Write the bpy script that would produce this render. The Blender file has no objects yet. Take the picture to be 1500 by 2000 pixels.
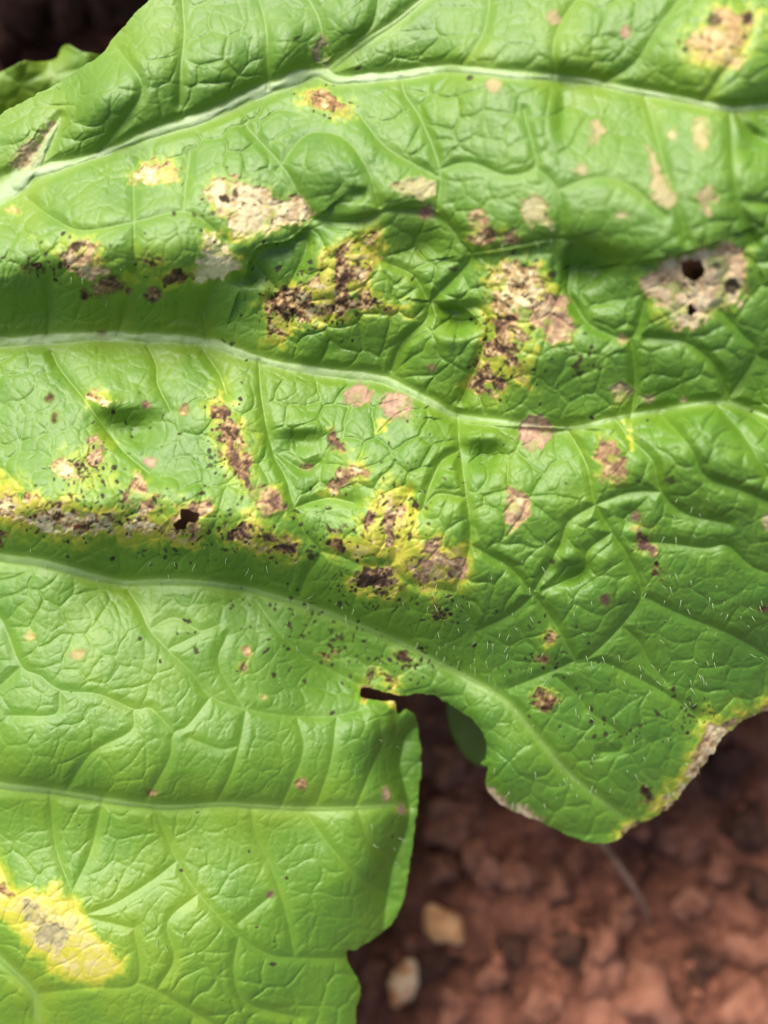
import bpy, bmesh, math, random
import numpy as np
from mathutils import Vector, Matrix

# ------------------------------------------------------------------ camera, sky, sun, exposure
PX = 0.08e-3            # metres on the leaf plane for one unit of the layout plan
CAM_H = 0.170
SUN_EL, SUN_AZ = 47.0, -26.0      # azimuth from +Y, negative = towards -X
scene = bpy.context.scene
scene.render.engine = 'CYCLES'
cam_d = bpy.data.cameras.new('camera'); cam = bpy.data.objects.new('camera', cam_d)
scene.collection.objects.link(cam); scene.camera = cam
cam.location = (0, 0, CAM_H)
cam_d.sensor_fit = 'VERTICAL'; cam_d.sensor_height = 36.0
cam_d.lens = 36.0 * CAM_H / (2000 * PX)
cam_d.clip_start = 0.005; cam_d.clip_end = 200.0
cam_d.dof.use_dof = True; cam_d.dof.focus_distance = CAM_H + 0.005; cam_d.dof.aperture_fstop = 6.0
w = bpy.data.worlds.new('World'); scene.world = w; w.use_nodes = True
wn = w.node_tree.nodes; bg = wn['Background']
sky = wn.new('ShaderNodeTexSky'); sky.sky_type = 'NISHITA'; sky.sun_disc = False
sky.sun_elevation = math.radians(SUN_EL); sky.sun_rotation = math.radians(SUN_AZ)
sky.air_density = 1.0; sky.dust_density = 5.0
w.node_tree.links.new(sky.outputs[0], bg.inputs[0]); bg.inputs[1].default_value = 0.052
sun_d = bpy.data.lights.new('sun', 'SUN'); sun = bpy.data.objects.new('sun', sun_d)
scene.collection.objects.link(sun)
sun_d.energy = 1.5; sun_d.angle = math.radians(36); sun_d.color = (1.0, 0.975, 0.925)
_el, _az = math.radians(SUN_EL), math.radians(SUN_AZ)
sdir = Vector((math.sin(_az) * math.cos(_el), math.cos(_az) * math.cos(_el), math.sin(_el)))
sun.rotation_euler = sdir.to_track_quat('Z', 'Y').to_euler(); sun.location = sdir * 2
scene.view_settings.view_transform = 'Standard'; scene.view_settings.look = 'None'
scene.view_settings.gamma = 1.0; scene.view_settings.exposure = 1.84
scene.view_settings.use_curve_mapping = False

C = scene.collection
rng = np.random.default_rng(7); random.seed(7)

# ------------------------------------------------------------------ helpers
def world_pt(u, v, zmm):
    """plan position (u right, v down) at height zmm -> metres."""
    z = zmm * 1e-3; k = (CAM_H - z) / CAM_H * PX
    return Vector(((u - 750) * k, (1000 - v) * k, z))

def sstep(a, b, x):
    t = np.clip((x - a) / (b - a), 0, 1); return t * t * (3 - 2 * t)

_lat = {}
def vnoise(U, V, scale, seed=0):
    """value noise -1..1"""
    if seed not in _lat: _lat[seed] = np.random.default_rng(1000 + seed).uniform(-1, 1, (256, 256)).astype(np.float32)
    L = _lat[seed]
    x = U / scale + 37.3 * seed; y = V / scale + 11.7 * seed
    xi = np.floor(x).astype(np.int64); yi = np.floor(y).astype(np.int64)
    fx = (x - xi).astype(np.float32); fy = (y - yi).astype(np.float32)
    fx = fx * fx * fx * (fx * (fx * 6 - 15) + 10); fy = fy * fy * fy * (fy * (fy * 6 - 15) + 10)
    x0 = xi & 255; x1 = (xi + 1) & 255; y0 = yi & 255; y1 = (yi + 1) & 255
    return (L[y0, x0] * (1 - fx) + L[y0, x1] * fx) * (1 - fy) + (L[y1, x0] * (1 - fx) + L[y1, x1] * fx) * fy

def fbm(U, V, scale, seed, octv=3):
    r = 0; a = 1; t = 0
    for k in range(octv):
        r = r + a * vnoise(U, V, scale / 2 ** k, seed + k); t += a; a *= .5
    return r / t * 1.5

def voronoi(U, V, cell, seed):
    """edge distance (in plan units) and random id of a jittered cell net"""
    g = np.random.default_rng(seed)
    JX = g.uniform(-.42, .42, (128, 128)).astype(np.float32); JY = g.uniform(-.42, .42, (128, 128)).astype(np.float32)
    ID = g.uniform(0, 1, (128, 128)).astype(np.float32)
    x = (U / cell).astype(np.float32); y = (V / cell).astype(np.float32)
    xi = np.floor(x).astype(np.int32); yi = np.floor(y).astype(np.int32)
    f1 = np.full(x.shape, 9, np.float32); f2 = f1.copy(); idd = np.zeros_like(f1)
    for dy in (-1, 0, 1):
        for dx in (-1, 0, 1):
            cx = xi + dx; cy = yi + dy; a = cy & 127; b = cx & 127
            d = np.hypot(cx + .5 + JX[a, b] - x, cy + .5 + JY[a, b] - y)
            n = d < f1
            f2 = np.where(n, f1, np.minimum(f2, d)); idd = np.where(n, ID[a, b], idd); f1 = np.where(n, d, f1)
    return (f2 - f1) * cell * .5, idd

def smooth_line(pts, sub=6):
    """Catmull-Rom through points of any dimension"""
    P = np.array(pts, float); Q = np.vstack([2 * P[0] - P[1], P, 2 * P[-1] - P[-2]]); out = []
    for i in range(1, len(Q) - 2):
        for t in np.linspace(0, 1, sub, endpoint=False):
            a, b, c, d = Q[i - 1], Q[i], Q[i + 1], Q[i + 2]
            out.append(.5 * (2 * b + (c - a) * t + (2 * a - 5 * b + 4 * c - d) * t * t + (3 * b - a - 3 * c + d) * t ** 3))
    out.append(P[-1]); return np.array(out)

def new_obj(name, me, parent=None, mat=None):
    o = bpy.data.objects.new(name, me); C.objects.link(o)
    if parent is not None: o.parent = parent
    if mat is not None and me is not None: me.materials.clear(); me.materials.append(mat)
    return o

def tag(o, label=None, cat=None, group=None, kind=None):
    for k, v in (('label', label), ('category', cat), ('group', group), ('kind', kind)):
        if v: o[k] = v
    return o

def np_mesh(name, co, quads, normals=None, attrs=None):
    me = bpy.data.meshes.new(name); n = len(co); m = len(quads); k = quads.shape[1]
    me.vertices.add(n); me.vertices.foreach_set('co', np.ascontiguousarray(co, np.float32).ravel())
    me.loops.add(m * k); me.loops.foreach_set('vertex_index', np.ascontiguousarray(quads, np.int32).ravel())
    me.polygons.add(m); me.polygons.foreach_set('loop_start', np.arange(0, m * k, k, dtype=np.int32))
    me.polygons.foreach_set('use_smooth', np.ones(m, bool))
    me.update(calc_edges=True)
    if attrs:
        for nm, arr in attrs.items():
            at = me.attributes.new(nm, 'FLOAT', 'POINT'); at.data.foreach_set('value', np.ascontiguousarray(arr, np.float32))
    if normals is not None: me.normals_split_custom_set_from_vertices(np.ascontiguousarray(normals, np.float32))
    return me

def tube(name, pts, rad, seg=8, flat=1.0, cap=True):
    """swept tube through points (metres), radius per point, flattened in z"""
    P = np.array(pts, float); n = len(P); co = []
    for i in range(n):
        t = P[min(i + 1, n - 1)] - P[max(i - 1, 0)]; t = t / (np.linalg.norm(t) + 1e-12)
        up = np.array([0, 0, 1.]) if abs(t[2]) < .95 else np.array([0, 1., 0])
        s = np.cross(t, up); s /= np.linalg.norm(s); b = np.cross(s, t)
        for k in range(seg):
            a = 2 * math.pi * k / seg
            co.append(P[i] + rad[i] * (math.cos(a) * s + math.sin(a) * b * flat))
    F = [(i * seg + k, i * seg + (k + 1) % seg, (i + 1) * seg + (k + 1) % seg, (i + 1) * seg + k) for i in range(n - 1) for k in range(seg)]
    me = bpy.data.meshes.new(name)
    faces = list(F)
    if cap: faces += [tuple(range(seg - 1, -1, -1)), tuple(range((n - 1) * seg, n * seg))]
    me.from_pydata([tuple(c) for c in co], [], faces)
    for p in me.polygons: p.use_smooth = True
    return me

# ------------------------------------------------------------------ materials
class NT:
    def __init__(s, name):
        s.m = bpy.data.materials.new(name); s.m.use_nodes = True; s.t = s.m.node_tree
        s.n = s.t.nodes; s.b = s.n['Principled BSDF']; s.out = s.n['Material Output']
    def node(s, kind, **kw):
        n = s.n.new(kind)
        for k, v in kw.items(): setattr(n, k, v)
        return n
    def link(s, a, b): s.t.links.new(a, b)
    def attr(s, nm): return s.node('ShaderNodeAttribute', attribute_name=nm).outputs['Fac']
    def noise(s, scale, detail=3, rough=.55):
        tc = s.node('ShaderNodeTexCoord'); n = s.node('ShaderNodeTexNoise')
        n.inputs['Scale'].default_value = scale; n.inputs['Detail'].default_value = detail; n.inputs['Roughness'].default_value = rough
        s.link(tc.outputs['Object'], n.inputs['Vector']); return n.outputs['Fac']
    def ramp(s, fac, stops):
        r = s.node('ShaderNodeValToRGB'); e = r.color_ramp.elements
        while len(e) < len(stops): e.new(.5)
        for el, (p, c) in zip(e, stops): el.position = p; el.color = (*c, 1) if len(c) == 3 else c
        s.link(fac, r.inputs[0]); return r.outputs[0]
    def mix(s, fac, a, b, mode='MIX'):
        m = s.node('ShaderNodeMix', data_type='RGBA', blend_type=mode)
        for sock, val in ((m.inputs[0], fac), (m.inputs[6], a), (m.inputs[7], b)):
            if hasattr(val, 'links'): s.link(val, sock)
            else: sock.default_value = val if not isinstance(val, tuple) else (*val, 1)
        return m.outputs[2]
    def math(s, op, a, b, clamp=False):
        m = s.node('ShaderNodeMath', operation=op, use_clamp=clamp)
        for sock, val in ((m.inputs[0], a), (m.inputs[1], b)):
            if hasattr(val, 'links'): s.link(val, sock)
            else: sock.default_value = val
        return m.outputs[0]
    def bump(s, h, strength, dist):
        b = s.node('ShaderNodeBump'); b.inputs['Strength'].default_value = strength; b.inputs['Distance'].default_value = dist
        s.link(h, b.inputs['Height']); s.link(b.outputs[0], s.b.inputs['Normal']); return b.outputs[0]
    def translucent(s, col, amount, normal=None):
        t = s.node('ShaderNodeBsdfTranslucent'); s.link(col, t.inputs[0])
        if normal is not None: s.link(normal, t.inputs['Normal'])
        mx = s.node('ShaderNodeMixShader')
        if hasattr(amount, 'links'): s.link(amount, mx.inputs[0])
        else: mx.inputs[0].default_value = amount
        s.link(s.b.outputs[0], mx.inputs[1]); s.link(t.outputs[0], mx.inputs[2]); s.link(mx.outputs[0], s.out.inputs[0])

def leaf_material():
    T = NT('leaf_tissue')
    fine = T.noise(1500, 4); mid = T.noise(260, 3)
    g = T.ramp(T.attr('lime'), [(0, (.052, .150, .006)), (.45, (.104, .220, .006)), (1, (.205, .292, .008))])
    g = T.mix(T.math('MULTIPLY', mid, .35), g, (.062, .165, .006))
    g = T.mix(T.math('MULTIPLY', fine, .25), g, (.13, .25, .010))
    g = T.mix(T.attr('vein'), g, (.180, .300, .040))
    y = T.ramp(T.attr('chlor'), [(0, (.12, .26, .015)), (.4, (.24, .34, .016)), (.72, (.46, .42, .030)), (1, (.50, .43, .15))])
    c = T.mix(T.math('MULTIPLY', T.attr('chlor'), 2.2, True), g, y)
    nec = T.ramp(T.attr('tone'), [(0, (.030, .017, .010)), (.22, (.095, .050, .026)), (.45, (.27, .165, .070)), (.68, (.49, .36, .165)), (.85, (.60, .50, .28)), (1, (.70, .61, .34))])
    pinky = T.mix(T.math('MULTIPLY', T.attr('pink'), 1, True), nec, T.mix(.5, nec, (.44, .28, .24)))
    pinky = T.mix(T.math('MULTIPLY', T.attr('pink'), -1, True), pinky, T.mix(.7, nec, (.26, .255, .15)))
    c = T.mix(T.attr('necro'), c, pinky)
    c = T.mix(T.attr('rib'), c, T.mix(fine, (.25, .37, .13), (.40, .49, .28)))
    c = T.mix(T.attr('speck'), c, (.030, .017, .010))
    T.link(c, T.b.inputs['Base Color'])
    dry = T.math('MAXIMUM', T.attr('necro'), T.math('MULTIPLY', T.attr('speck'), .8))
    r = T.math('ADD', T.math('MULTIPLY', dry, .35), T.math('ADD', .47, T.math('MULTIPLY', fine, .16)))
    T.link(r, T.b.inputs['Roughness'])
    T.link(T.math('SUBTRACT', .85, T.math('MULTIPLY', dry, .66)), T.b.inputs['Specular IOR Level'])
    T.b.inputs['IOR'].default_value = 1.45
    h = T.math('ADD', T.math('MULTIPLY', T.noise(900, 3), .7), T.math('MULTIPLY', fine, .45))
    nrm = T.bump(h, .55, .00016)
    tc = T.mix(1.0, c, (1.25, 1.15, .6), 'MULTIPLY')
    T.translucent(tc, T.math('SUBTRACT', .12, T.math('MULTIPLY', dry, .05)))
    return T.m

def vein_material(name, col, col2):
    T = NT(name)
    c = T.mix(T.noise(700, 3), col, col2); T.link(c, T.b.inputs['Base Color'])
    T.b.inputs['Roughness'].default_value = .42
    T.bump(T.noise(1600, 3), .5, .0002)
    T.translucent(c, .15)
    return T.m

def simple_mat(name, stops, scale, rough=.9, bump=(900, .6, .0006), spec=.25, detail=5):
    T = NT(name)
    c = T.ramp(T.noise(scale, detail, .6), stops); T.link(c, T.b.inputs['Base Color'])
    T.b.inputs['Roughness'].default_value = rough; T.b.inputs['Specular IOR Level'].default_value = spec
    if bump: T.bump(T.noise(bump[0], 5), bump[1], bump[2])
    return T.m

M_LEAF = leaf_material()
M_RIB = vein_material('pale_rib', (.30, .40, .19), (.21, .33, .12))
M_HAIR = vein_material('bristle', (.44, .54, .30), (.34, .46, .22))
M_SOIL = simple_mat('red_soil', [(.32, (.055, .021, .013)), (.5, (.175, .066, .038)), (.68, (.28, .112, .068))], 95, bump=(420, .9, .003))
M_CLOD = simple_mat('red_clod', [(.25, (.12, .042, .023)), (.5, (.245, .100, .060)), (.8, (.38, .175, .112))], 2.2, bump=(7, .8, .0012))
M_CRUMB = simple_mat('soil_crumb', [(.25, (.10, .036, .020)), (.5, (.21, .078, .044)), (.8, (.33, .14, .085))], 150, bump=None)
M_CLODD = simple_mat('dark_clod', [(.25, (.034, .015, .010)), (.55, (.085, .036, .022)), (.8, (.15, .064, .039))], 2.2, bump=(7, .8, .0012))  # dark copy of red_clod; paints in shade at holes, leaf edge, top left
M_PEB = simple_mat('tan_pebble', [(.3, (.36, .14, .05)), (.5, (.62, .31, .13)), (.75, (.68, .42, .22))], 1.6, .7, bump=(8, .5, .0006))
M_PEBW = simple_mat('white_pebble', [(.40, (.62, .24, .09)), (.52, (.86, .58, .32)), (.66, (.88, .70, .48))], .8, .65, bump=(8, .4, .0006))
M_STRAW = simple_mat('straw', [(.3, (.20, .11, .07)), (.7, (.36, .24, .16))], 300, .7)
M_STEM = simple_mat('stem_green', [(.3, (.16, .22, .11)), (.7, (.30, .34, .22))], 200, .5)

# ------------------------------------------------------------------ ground
SOIL_Z = -72.0     # mm, mean
def axis(lo_in, hi_in, step, reach, g=1.25):
    a = list(np.arange(lo_in, hi_in + step * .5, step)); s = step; x = a[-1]
    while x < reach: s *= g; x += s; a.append(x)
    s = step; x = a[0]; pre = []
    while x > -reach: s *= g; x -= s; pre.append(x)
    return np.array(pre[::-1] + a)
def soil_height(X, Y):
    """mm, X,Y in mm"""
    e, i1 = voronoi(X + 9 * fbm(X, Y, 16, 50, 3), Y + 9 * fbm(X, Y, 16, 51, 3), 21.0, 61)
    e2, i2 = voronoi(X + 4 * fbm(X, Y, 6, 52, 2), Y + 4 * fbm(X, Y, 6, 53, 2), 7.5, 62)
    h = SOIL_Z + 7 * fbm(X, Y, 70, 54, 3) + (i1 - .4) * 6 * sstep(0, 4, e) + (i2 - .4) * 3.6 * sstep(0, 1.6, e2)
    h = h + 3.2 * fbm(X, Y, 11, 57, 4) - 4.0 * sstep(.15, .7, fbm(X, Y, 24, 58, 2))
    h = h + 46 * np.exp(-((X - 25) ** 2 + (Y - 32) ** 2) / (2 * 41.0 ** 2))  # unseen mound, added so soil below the blade holes looks darker
    r = np.hypot(X, Y)
    return np.where(r > 600, SOIL_Z + (h - SOIL_Z) * np.clip(1 - (r - 600) / 3000, .2, 1), h)
gx = axis(-190, 190, 1.1, 40000); gy = axis(-200, 200, 1.1, 40000)
GX, GY = np.meshgrid(gx, gy)
GZ = soil_height(GX, GY)
co = np.stack([GX, GY, GZ], -1).reshape(-1, 3) * 1e-3
nx, ny = len(gx), len(gy); I = np.arange(nx * ny).reshape(ny, nx)
Q = np.stack([I[:-1, :-1], I[:-1, 1:], I[1:, 1:], I[1:, :-1]], -1).reshape(-1, 4)
ground = new_obj('soil_ground', np_mesh('soil_ground', co, Q), None, M_SOIL)
tag(ground, 'crumbly red brown soil under the leaves', kind='structure')
def soil_at(xm, ym):
    return float(soil_height(np.array([[xm * 1e3]]), np.array([[ym * 1e3]]))[0, 0]) * 1e-3

# ------------------------------------------------------------------ the big lobed leaf: layout plan
OUTLINE = [(0,222),(60,190),(130,150),(175,120),(203,100),(214,84),(235,58),(290,0),(430,-150),(640,-360),(1000,-520),(1450,-500),(1820,-220),(1960,250),(1970,700),
 (1860,1100),(1660,1300),(1500,1386),(1462,1403),(1424,1428),(1395,1462),(1372,1497),(1348,1526),(1326,1553),(1298,1584),(1262,1600),(1226,1626),(1190,1645),(1150,1645),
 (1108,1630),(1060,1606),(1012,1588),(976,1570),(955,1548),(949,1524),(953,1500),(938,1492),(949,1478),(950,1450),(936,1418),(908,1394),(874,1372),(848,1358),(815,1355),(786,1357),(762,1353),(738,1348),(704,1340),
 (706,1362),(742,1370),(770,1372),(777,1394),(793,1384),(810,1400),(820,1450),(822,1500),(814,1580),(806,1650),(797,1710),(786,1762),(770,1796),(740,1828),(702,1852),(679,1860),(681,1882),(695,1906),
 (703,1932),(696,1970),(690,2010),(640,2160),(520,2290),(280,2380),(0,2330),(-240,2080),(-420,1650),(-500,1150),(-490,800),(-380,560),(-160,340)]
# main veins: (u, v, width)
MIDRIB = [(-520,640,80),(-300,520,70),(-120,432,62),(0,374,52),(70,338,32),(150,316,13),(220,292,14),(300,260,19),(400,228,23),(500,182,25),(560,160,25),(620,142,24),(660,157,20),(730,152,18),(800,145,17),(870,134,15),(940,140,15),(1000,146,15),(1130,156,13),(1230,176,12),(1340,196,11),(1430,214,10),(1500,207,9),(1640,190,7),(1800,250,4)]
VEIN_B = [(-300,640,34),(-120,660,28),(0,668,22),(100,662,20),(200,657,19),(300,660,19),(400,668,19),(450,684,18),(500,700,15),(560,715,15),(650,729,16),(740,739,17),(790,760,14),(850,790,12),(890,812,10),(960,822,9),(1050,833,8),(1120,836,8),(1200,818,7),(1300,800,6),(1400,786,6),(1470,803,5),(1560,840,4),(1700,850,3)]
VEIN_C = [(-320,1010,26),(-150,1050,22),(0,1088,17),(80,1099,16),(160,1120,15),(240,1138,13),(320,1136,12),(400,1139,11),(480,1150,11),(530,1164,10),(620,1190,9),(700,1222,8),(780,1254,7),(840,1287,6),(900,1316,6),(985,1366,5),(1043,1433,5),(1100,1500,4),(1167,1557,3),(1222,1598,2)]
VEIN_D = [(-250,1470,18),(-120,1505,16),(0,1534,13),(100,1546,12),(200,1562,12),(280,1573,11),(340,1577,10),(430,1571,9),(500,1575,9),(600,1580,8),(700,1578,7),(786,1572,4)]
VEIN_E = [(-300,1650,16),(-100,1780,13),(0,1873,10),(66,1940,9),(78,2000,8),(150,2120,6),(260,2230,3)]
BR_A1 = [(30,362,30),(60,330,30),(80,298,24),(100,264,15),(119,230,3)]
BR_A2 = [(640,138,12),(713,82,11),(770,45,9),(817,8,8),(900,-60,5)]
SEC = [
 [(250,1150),(273,1193),(293,1227),(330,1267),(370,1312),(413,1363),(480,1385),(560,1398),(640,1398),(700,1385)],
 [(-40,1170),(0,1210),(20,1243),(43,1300),(77,1320),(120,1350),(197,1358),(260,1387),(296,1387),(337,1433)],[(43,1300),(0,1337),(-50,1370)],[(120,1350),(107,1393),(20,1397)],
 [(413,1363),(367,1420),(337,1433),(327,1483),(287,1557)],[(480,1383),(467,1460),(450,1517),(420,1567)],[(260,1387),(253,1427),(183,1467),(130,1537)],
 [(367,1443),(430,1460),(462,1460)],[(293,1227),(340,1207),(390,1233),(430,1218)],[(330,1267),(390,1237)],[(480,1385),(430,1300),(440,1240)],[(500,1170),(530,1220),(570,1262),(640,1305),(704,1338)],
 [(103,687),(123,723),(167,787),(213,845),(247,884),(290,925)],[(287,677),(307,717),(310,752),(330,800)],[(400,690),(425,730),(440,770)],[(505,702),(510,783),(533,880),(557,927),(577,990),(597,1040),(627,1077),(600,1120),(583,1160)],
 [(627,1077),(670,1090),(713,1103),(760,1110),(800,1140),(850,1148),(893,1156)],[(760,1110),(773,1083),(775,1020),(800,960)],[(893,815),(896,880),(907,956),(917,1050),(908,1115),(893,1156),(915,1205),(930,1240)],[(893,1156),(800,1142),(797,1185)],
 [(575,990),(640,975),(690,985)],[(533,880),(590,920),(625,905)],[(897,880),(855,910),(820,1000)],[(910,970),(850,968),(815,1000),(795,965)],
 [(1107,837),(1143,903),(1163,980),(1193,1037),(1230,1093),(1252,1162),(1213,1220),(1153,1283),(1123,1290),(1077,1313),(1000,1343)],[(1252,1165),(1330,1200),(1420,1238),(1480,1270),(1560,1320)],
 [(1123,1290),(1090,1222),(1043,1163),(1000,1113),(960,1090),(917,1060)],[(1043,1163),(1000,1197),(930,1232)],[(1127,1293),(1167,1290),(1207,1307),(1283,1343),(1333,1380),(1367,1403)],[(1213,1220),(1250,1255),(1265,1290),(1300,1330)],
 [(1083,1320),(1127,1360),(1150,1392),(1205,1428),(1212,1465),(1175,1470)],[(1163,985),(1110,1020),(1090,1070),(1045,1150)],[(1193,1040),(1150,1075),(1135,1120),(1060,1150)],
 [(1236,1062),(1300,1058),(1380,1072),(1420,1066),(1470,1110),(1540,1130)],[(1200,822),(1230,860),(1275,900),(1290,960),(1340,1000),(1420,1020)],[(1290,810),(1345,870),(1380,930),(1450,960),(1520,990)],[(1400,788),(1460,860),(1500,930)],[(1163,985),(1230,960),(1290,962)],
 [(767,725),(783,667),(833,623),(845,588),(893,537),(923,497),(883,450),(847,412),(800,404),(750,412),(687,430),(612,428)],[(923,497),(1000,482),(1095,466),(1150,482),(1215,506)],[(840,588),(807,537),(747,507),(700,470)],
 [(850,410),(860,330),(820,233),(790,187),(783,150)],[(860,330),(920,315),(990,343),(1043,327),(1040,290),(1022,215)],[(1043,327),(1090,372),(1097,453)],[(1090,372),(1150,347),(1200,350),(1242,372),(1300,420)],[(1258,190),(1277,250),(1300,337),(1316,380),(1340,470)],[(1425,217),(1430,300),(1440,390),(1470,470)],[(1440,390),(1510,400)],
 [(845,590),(870,605),(930,600),(955,640),(930,720),(900,780)],[(1120,480),(1110,560),(1125,600),(1160,640),(1230,660),(1260,590)],[(1230,660),(1240,740),(1232,815)],[(1260,660),(1340,670),(1400,720),(1425,780)],[(1400,600),(1450,650),(1475,690),(1430,770)],[(1475,690),(1540,720)],
 [(355,-30),(360,60),(355,130),(352,205)],[(500,-20),(520,50),(521,120),(525,175)],[(590,-20),(622,40),(633,110)],[(742,-20),(728,50),(690,85)],[(235,100),(280,170),(250,230),(190,300)],[(1330,0),(1283,60),(1240,125),(1180,160)],[(1440,-20),(1470,60),(1400,160),(1370,195)],[(960,-40),(945,60),(900,130)],[(1150,-40),(1090,60),(1085,150)],
 [(53,387),(100,423),(160,450),(260,433),(353,413),(400,430),(440,470)],[(258,320),(263,433),(265,510)],[(372,300),(357,397),(357,413)],[(480,250),(560,330),(610,428)],[(540,330),(600,265),(665,270),(715,330),(740,405)],[(92,550),(95,600),(96,655)],[(265,510),(250,590),(230,655)],[(430,540),(400,600),(405,665)],[(480,500),(560,575),(620,620)],[(520,590),(560,560),(600,480),(580,460)],
 [(303,1575),(345,1677),(387,1747),(467,1827),(527,1864),(574,1873),(680,1870)],[(98,1547),(112,1654),(140,1743),(163,1785),(252,1810),(266,1822),(266,1920),(177,1926),(79,1943)],[(266,1920),(308,1934),(373,1976),(420,2005),(500,2080)],
 [(490,1578),(500,1635),(532,1700),(560,1780),(574,1873)],[(593,1582),(653,1663),(700,1712),(770,1760)],[(345,1682),(294,1722),(229,1765),(163,1785)],[(530,1752),(467,1803)],[(387,1747),(330,1800),(340,1870),(308,1934)],[(467,1827),(455,1900),(480,1960),(580,1990)],
 [(740,1420),(747,1453),(727,1500),(697,1577)],[(660,1405),(647,1493),(620,1567)],[(580,1402),(593,1467),(550,1577)],[(697,1582),(720,1640),(790,1700)],[(20,1740),(0,1690),(-60,1600)],[(200,1562),(180,1660),(140,1743)],
 [(1430,215),(1470,260),(1540,300)],[(700,225),(760,290),(855,345)],
]
# broad form: (u, v, mm)
FORM = [(-500,700,-8),(-450,1200,-12),(-350,1700,-13),(-100,2150,-16),(400,2330,-18),(-300,450,-6),(-150,370,-2),
 (0,230,-4),(130,155,-3),(210,90,-2.4),(290,5,-1.5),(450,-120,-1),(640,-340,2),(900,-230,2),(1000,-500,4),(1400,-180,6),(1450,-480,6),(1850,-150,8),(1800,200,10),(1880,700,4),(1750,1150,-6),
 (60,270,-1.5),(200,190,1.8),(0,374,-2.5),(100,300,-1.5),(220,290,-1),(400,228,.2),(300,120,1.4),(450,80,1.4),(560,50,1.4),(700,60,2.6),(300,205,1.2),(450,145,1.3),(560,110,1.4),(400,10,-.6),(560,-40,-.6),(620,142,0),(500,182,.3),(850,134,3),(1100,155,7),(1300,190,9),(1500,207,10),(900,40,4),(900,105,5.4),(1100,40,7),(1100,118,8.4),(1350,50,10.5),(1350,150,11.4),(1500,30,11.5),(1480,150,12),
 (30,440,-.5),(150,400,1),(300,370,2),(450,330,3),(60,510,1),(200,510,3),(330,520,2.8),(450,500,2),(0,545,.3),(60,610,-4.5),(200,600,-4.5),(350,605,-4.6),(470,610,-3.5),(0,668,-6.5),(200,657,-6.8),(400,668,-6.3),(600,722,-5.2),(740,738,-4.2),(890,812,-2.6),(1100,835,.2),(1300,800,2.2),(1470,803,3.0),
 (600,230,1.5),(640,320,4.5),(740,390,4.8),(600,420,2.5),(560,520,.5),(650,560,1),(760,540,1),(700,660,-2.8),(800,650,-.5),(840,590,.8),(880,500,3),(860,300,5.5),(1000,240,8),(1000,420,8.2),(1000,560,4.4),(1000,700,2.5),(1150,300,10),(1150,440,10.4),(1150,545,5.9),(1150,700,4.4),(1300,330,11.5),(1300,455,12.2),(1300,580,7.5),(1330,700,6.0),(1450,330,13),(1450,520,9.5),(1450,690,6.5),(1600,500,10),(1600,900,4),
 (50,740,-4.6),(200,760,-3.8),(350,760,-3.8),(480,780,-3.4),(60,880,-2.2),(200,900,-1.4),(350,920,-1.2),(480,930,-1.2),(60,1000,.4),(200,1010,.8),(350,1020,.8),(500,1040,.4),(60,1055,-4),(200,1080,-4.8),(350,1090,-5),(500,1105,-4.6),(0,1088,-7),(240,1138,-8.2),(480,1150,-8.6),(620,1190,-9),(780,1254,-10),(900,1316,-10.5),
 (620,830,-3.2),(620,960,-1.8),(700,900,-1.2),(820,850,-1),(780,980,0),(850,1080,.2),(700,1070,-.5),(640,1130,-4.5),(760,1170,-4.4),(860,1200,-4.8),(800,1210,-6.5),(960,900,.5),(960,1050,.6),(980,1180,-2.6),(1000,1290,-7.5),(1050,960,1.5),(1100,1100,0),(1120,1240,-3.2),(1200,870,3.4),(1230,1000,2.0),(1260,1130,-.6),(1350,855,6.6),(1350,980,3.8),(1350,1100,.6),(1480,880,6.2),(1480,1050,2.2),(1480,1200,-3),(1380,1250,-4.5),(1250,1280,-5.2),(1480,1350,-9.5),(1350,1400,-9),(1380,1470,-11),(1200,1420,-8.5),(1100,1390,-8),(1000,1420,-9.5),(1300,1560,-14),(1180,1560,-12.5),(1060,1540,-12),(960,1510,-12),(1180,1640,-16),(1000,1580,-14.5),(930,1400,-10.5),(850,1350,-11),(740,1335,-11.6),
 (60,1180,-6.2),(250,1220,-6.4),(420,1230,-7),(540,1250,-8.6),(650,1330,-11.4),(60,1340,-4.4),(250,1370,-4.2),(420,1350,-6),(560,1360,-8.2),(60,1495,-3.2),(250,1532,-3.8),(420,1545,-5.0),(600,1480,-7),(0,1534,-5.6),(200,1562,-6.0),(400,1572,-6.8),(600,1580,-8.6),(786,1572,-13.5),(700,1450,-8.6),(750,1420,-10),(815,1450,-18),(820,1560,-19),(800,1700,-19),(720,1700,-11),(60,1600,-6.8),(250,1640,-6.8),(450,1640,-7.6),(620,1650,-9),(60,1760,-5.2),(250,1780,-5),(450,1790,-6.2),(620,1800,-9.5),(60,1900,-6),(250,1930,-5),(450,1930,-6.6),(600,1950,-11),(690,1860,-13),(690,1980,-14),(250,2100,-10),(500,2150,-13)]
# folds: the side to the left of the direction of travel (up in plan when going right) stands higher: (points, rise mm, width)
FOLDS = [([(470,560),(500,485),(560,470),(612,430)],2.2,26),([(612,430),(690,428),(750,410)],.7,20),([(750,410),(800,402),(850,412),(885,450)],1.9,30),([(900,500),(1000,486),(1097,466)],1.6,22),([(1097,466),(1150,482),(1215,506),(1240,512)],.9,24),([(1225,512),(1330,492),(1420,462)],2.0,22),([(850,590),(905,600),(955,650)],1.5,20),([(250,985),(290,1000),(340,985)],.5,12),([(880,820),(1000,832),(1130,838)],1.3,24),([(500,1008),(555,1000)],.6,10)]
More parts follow.
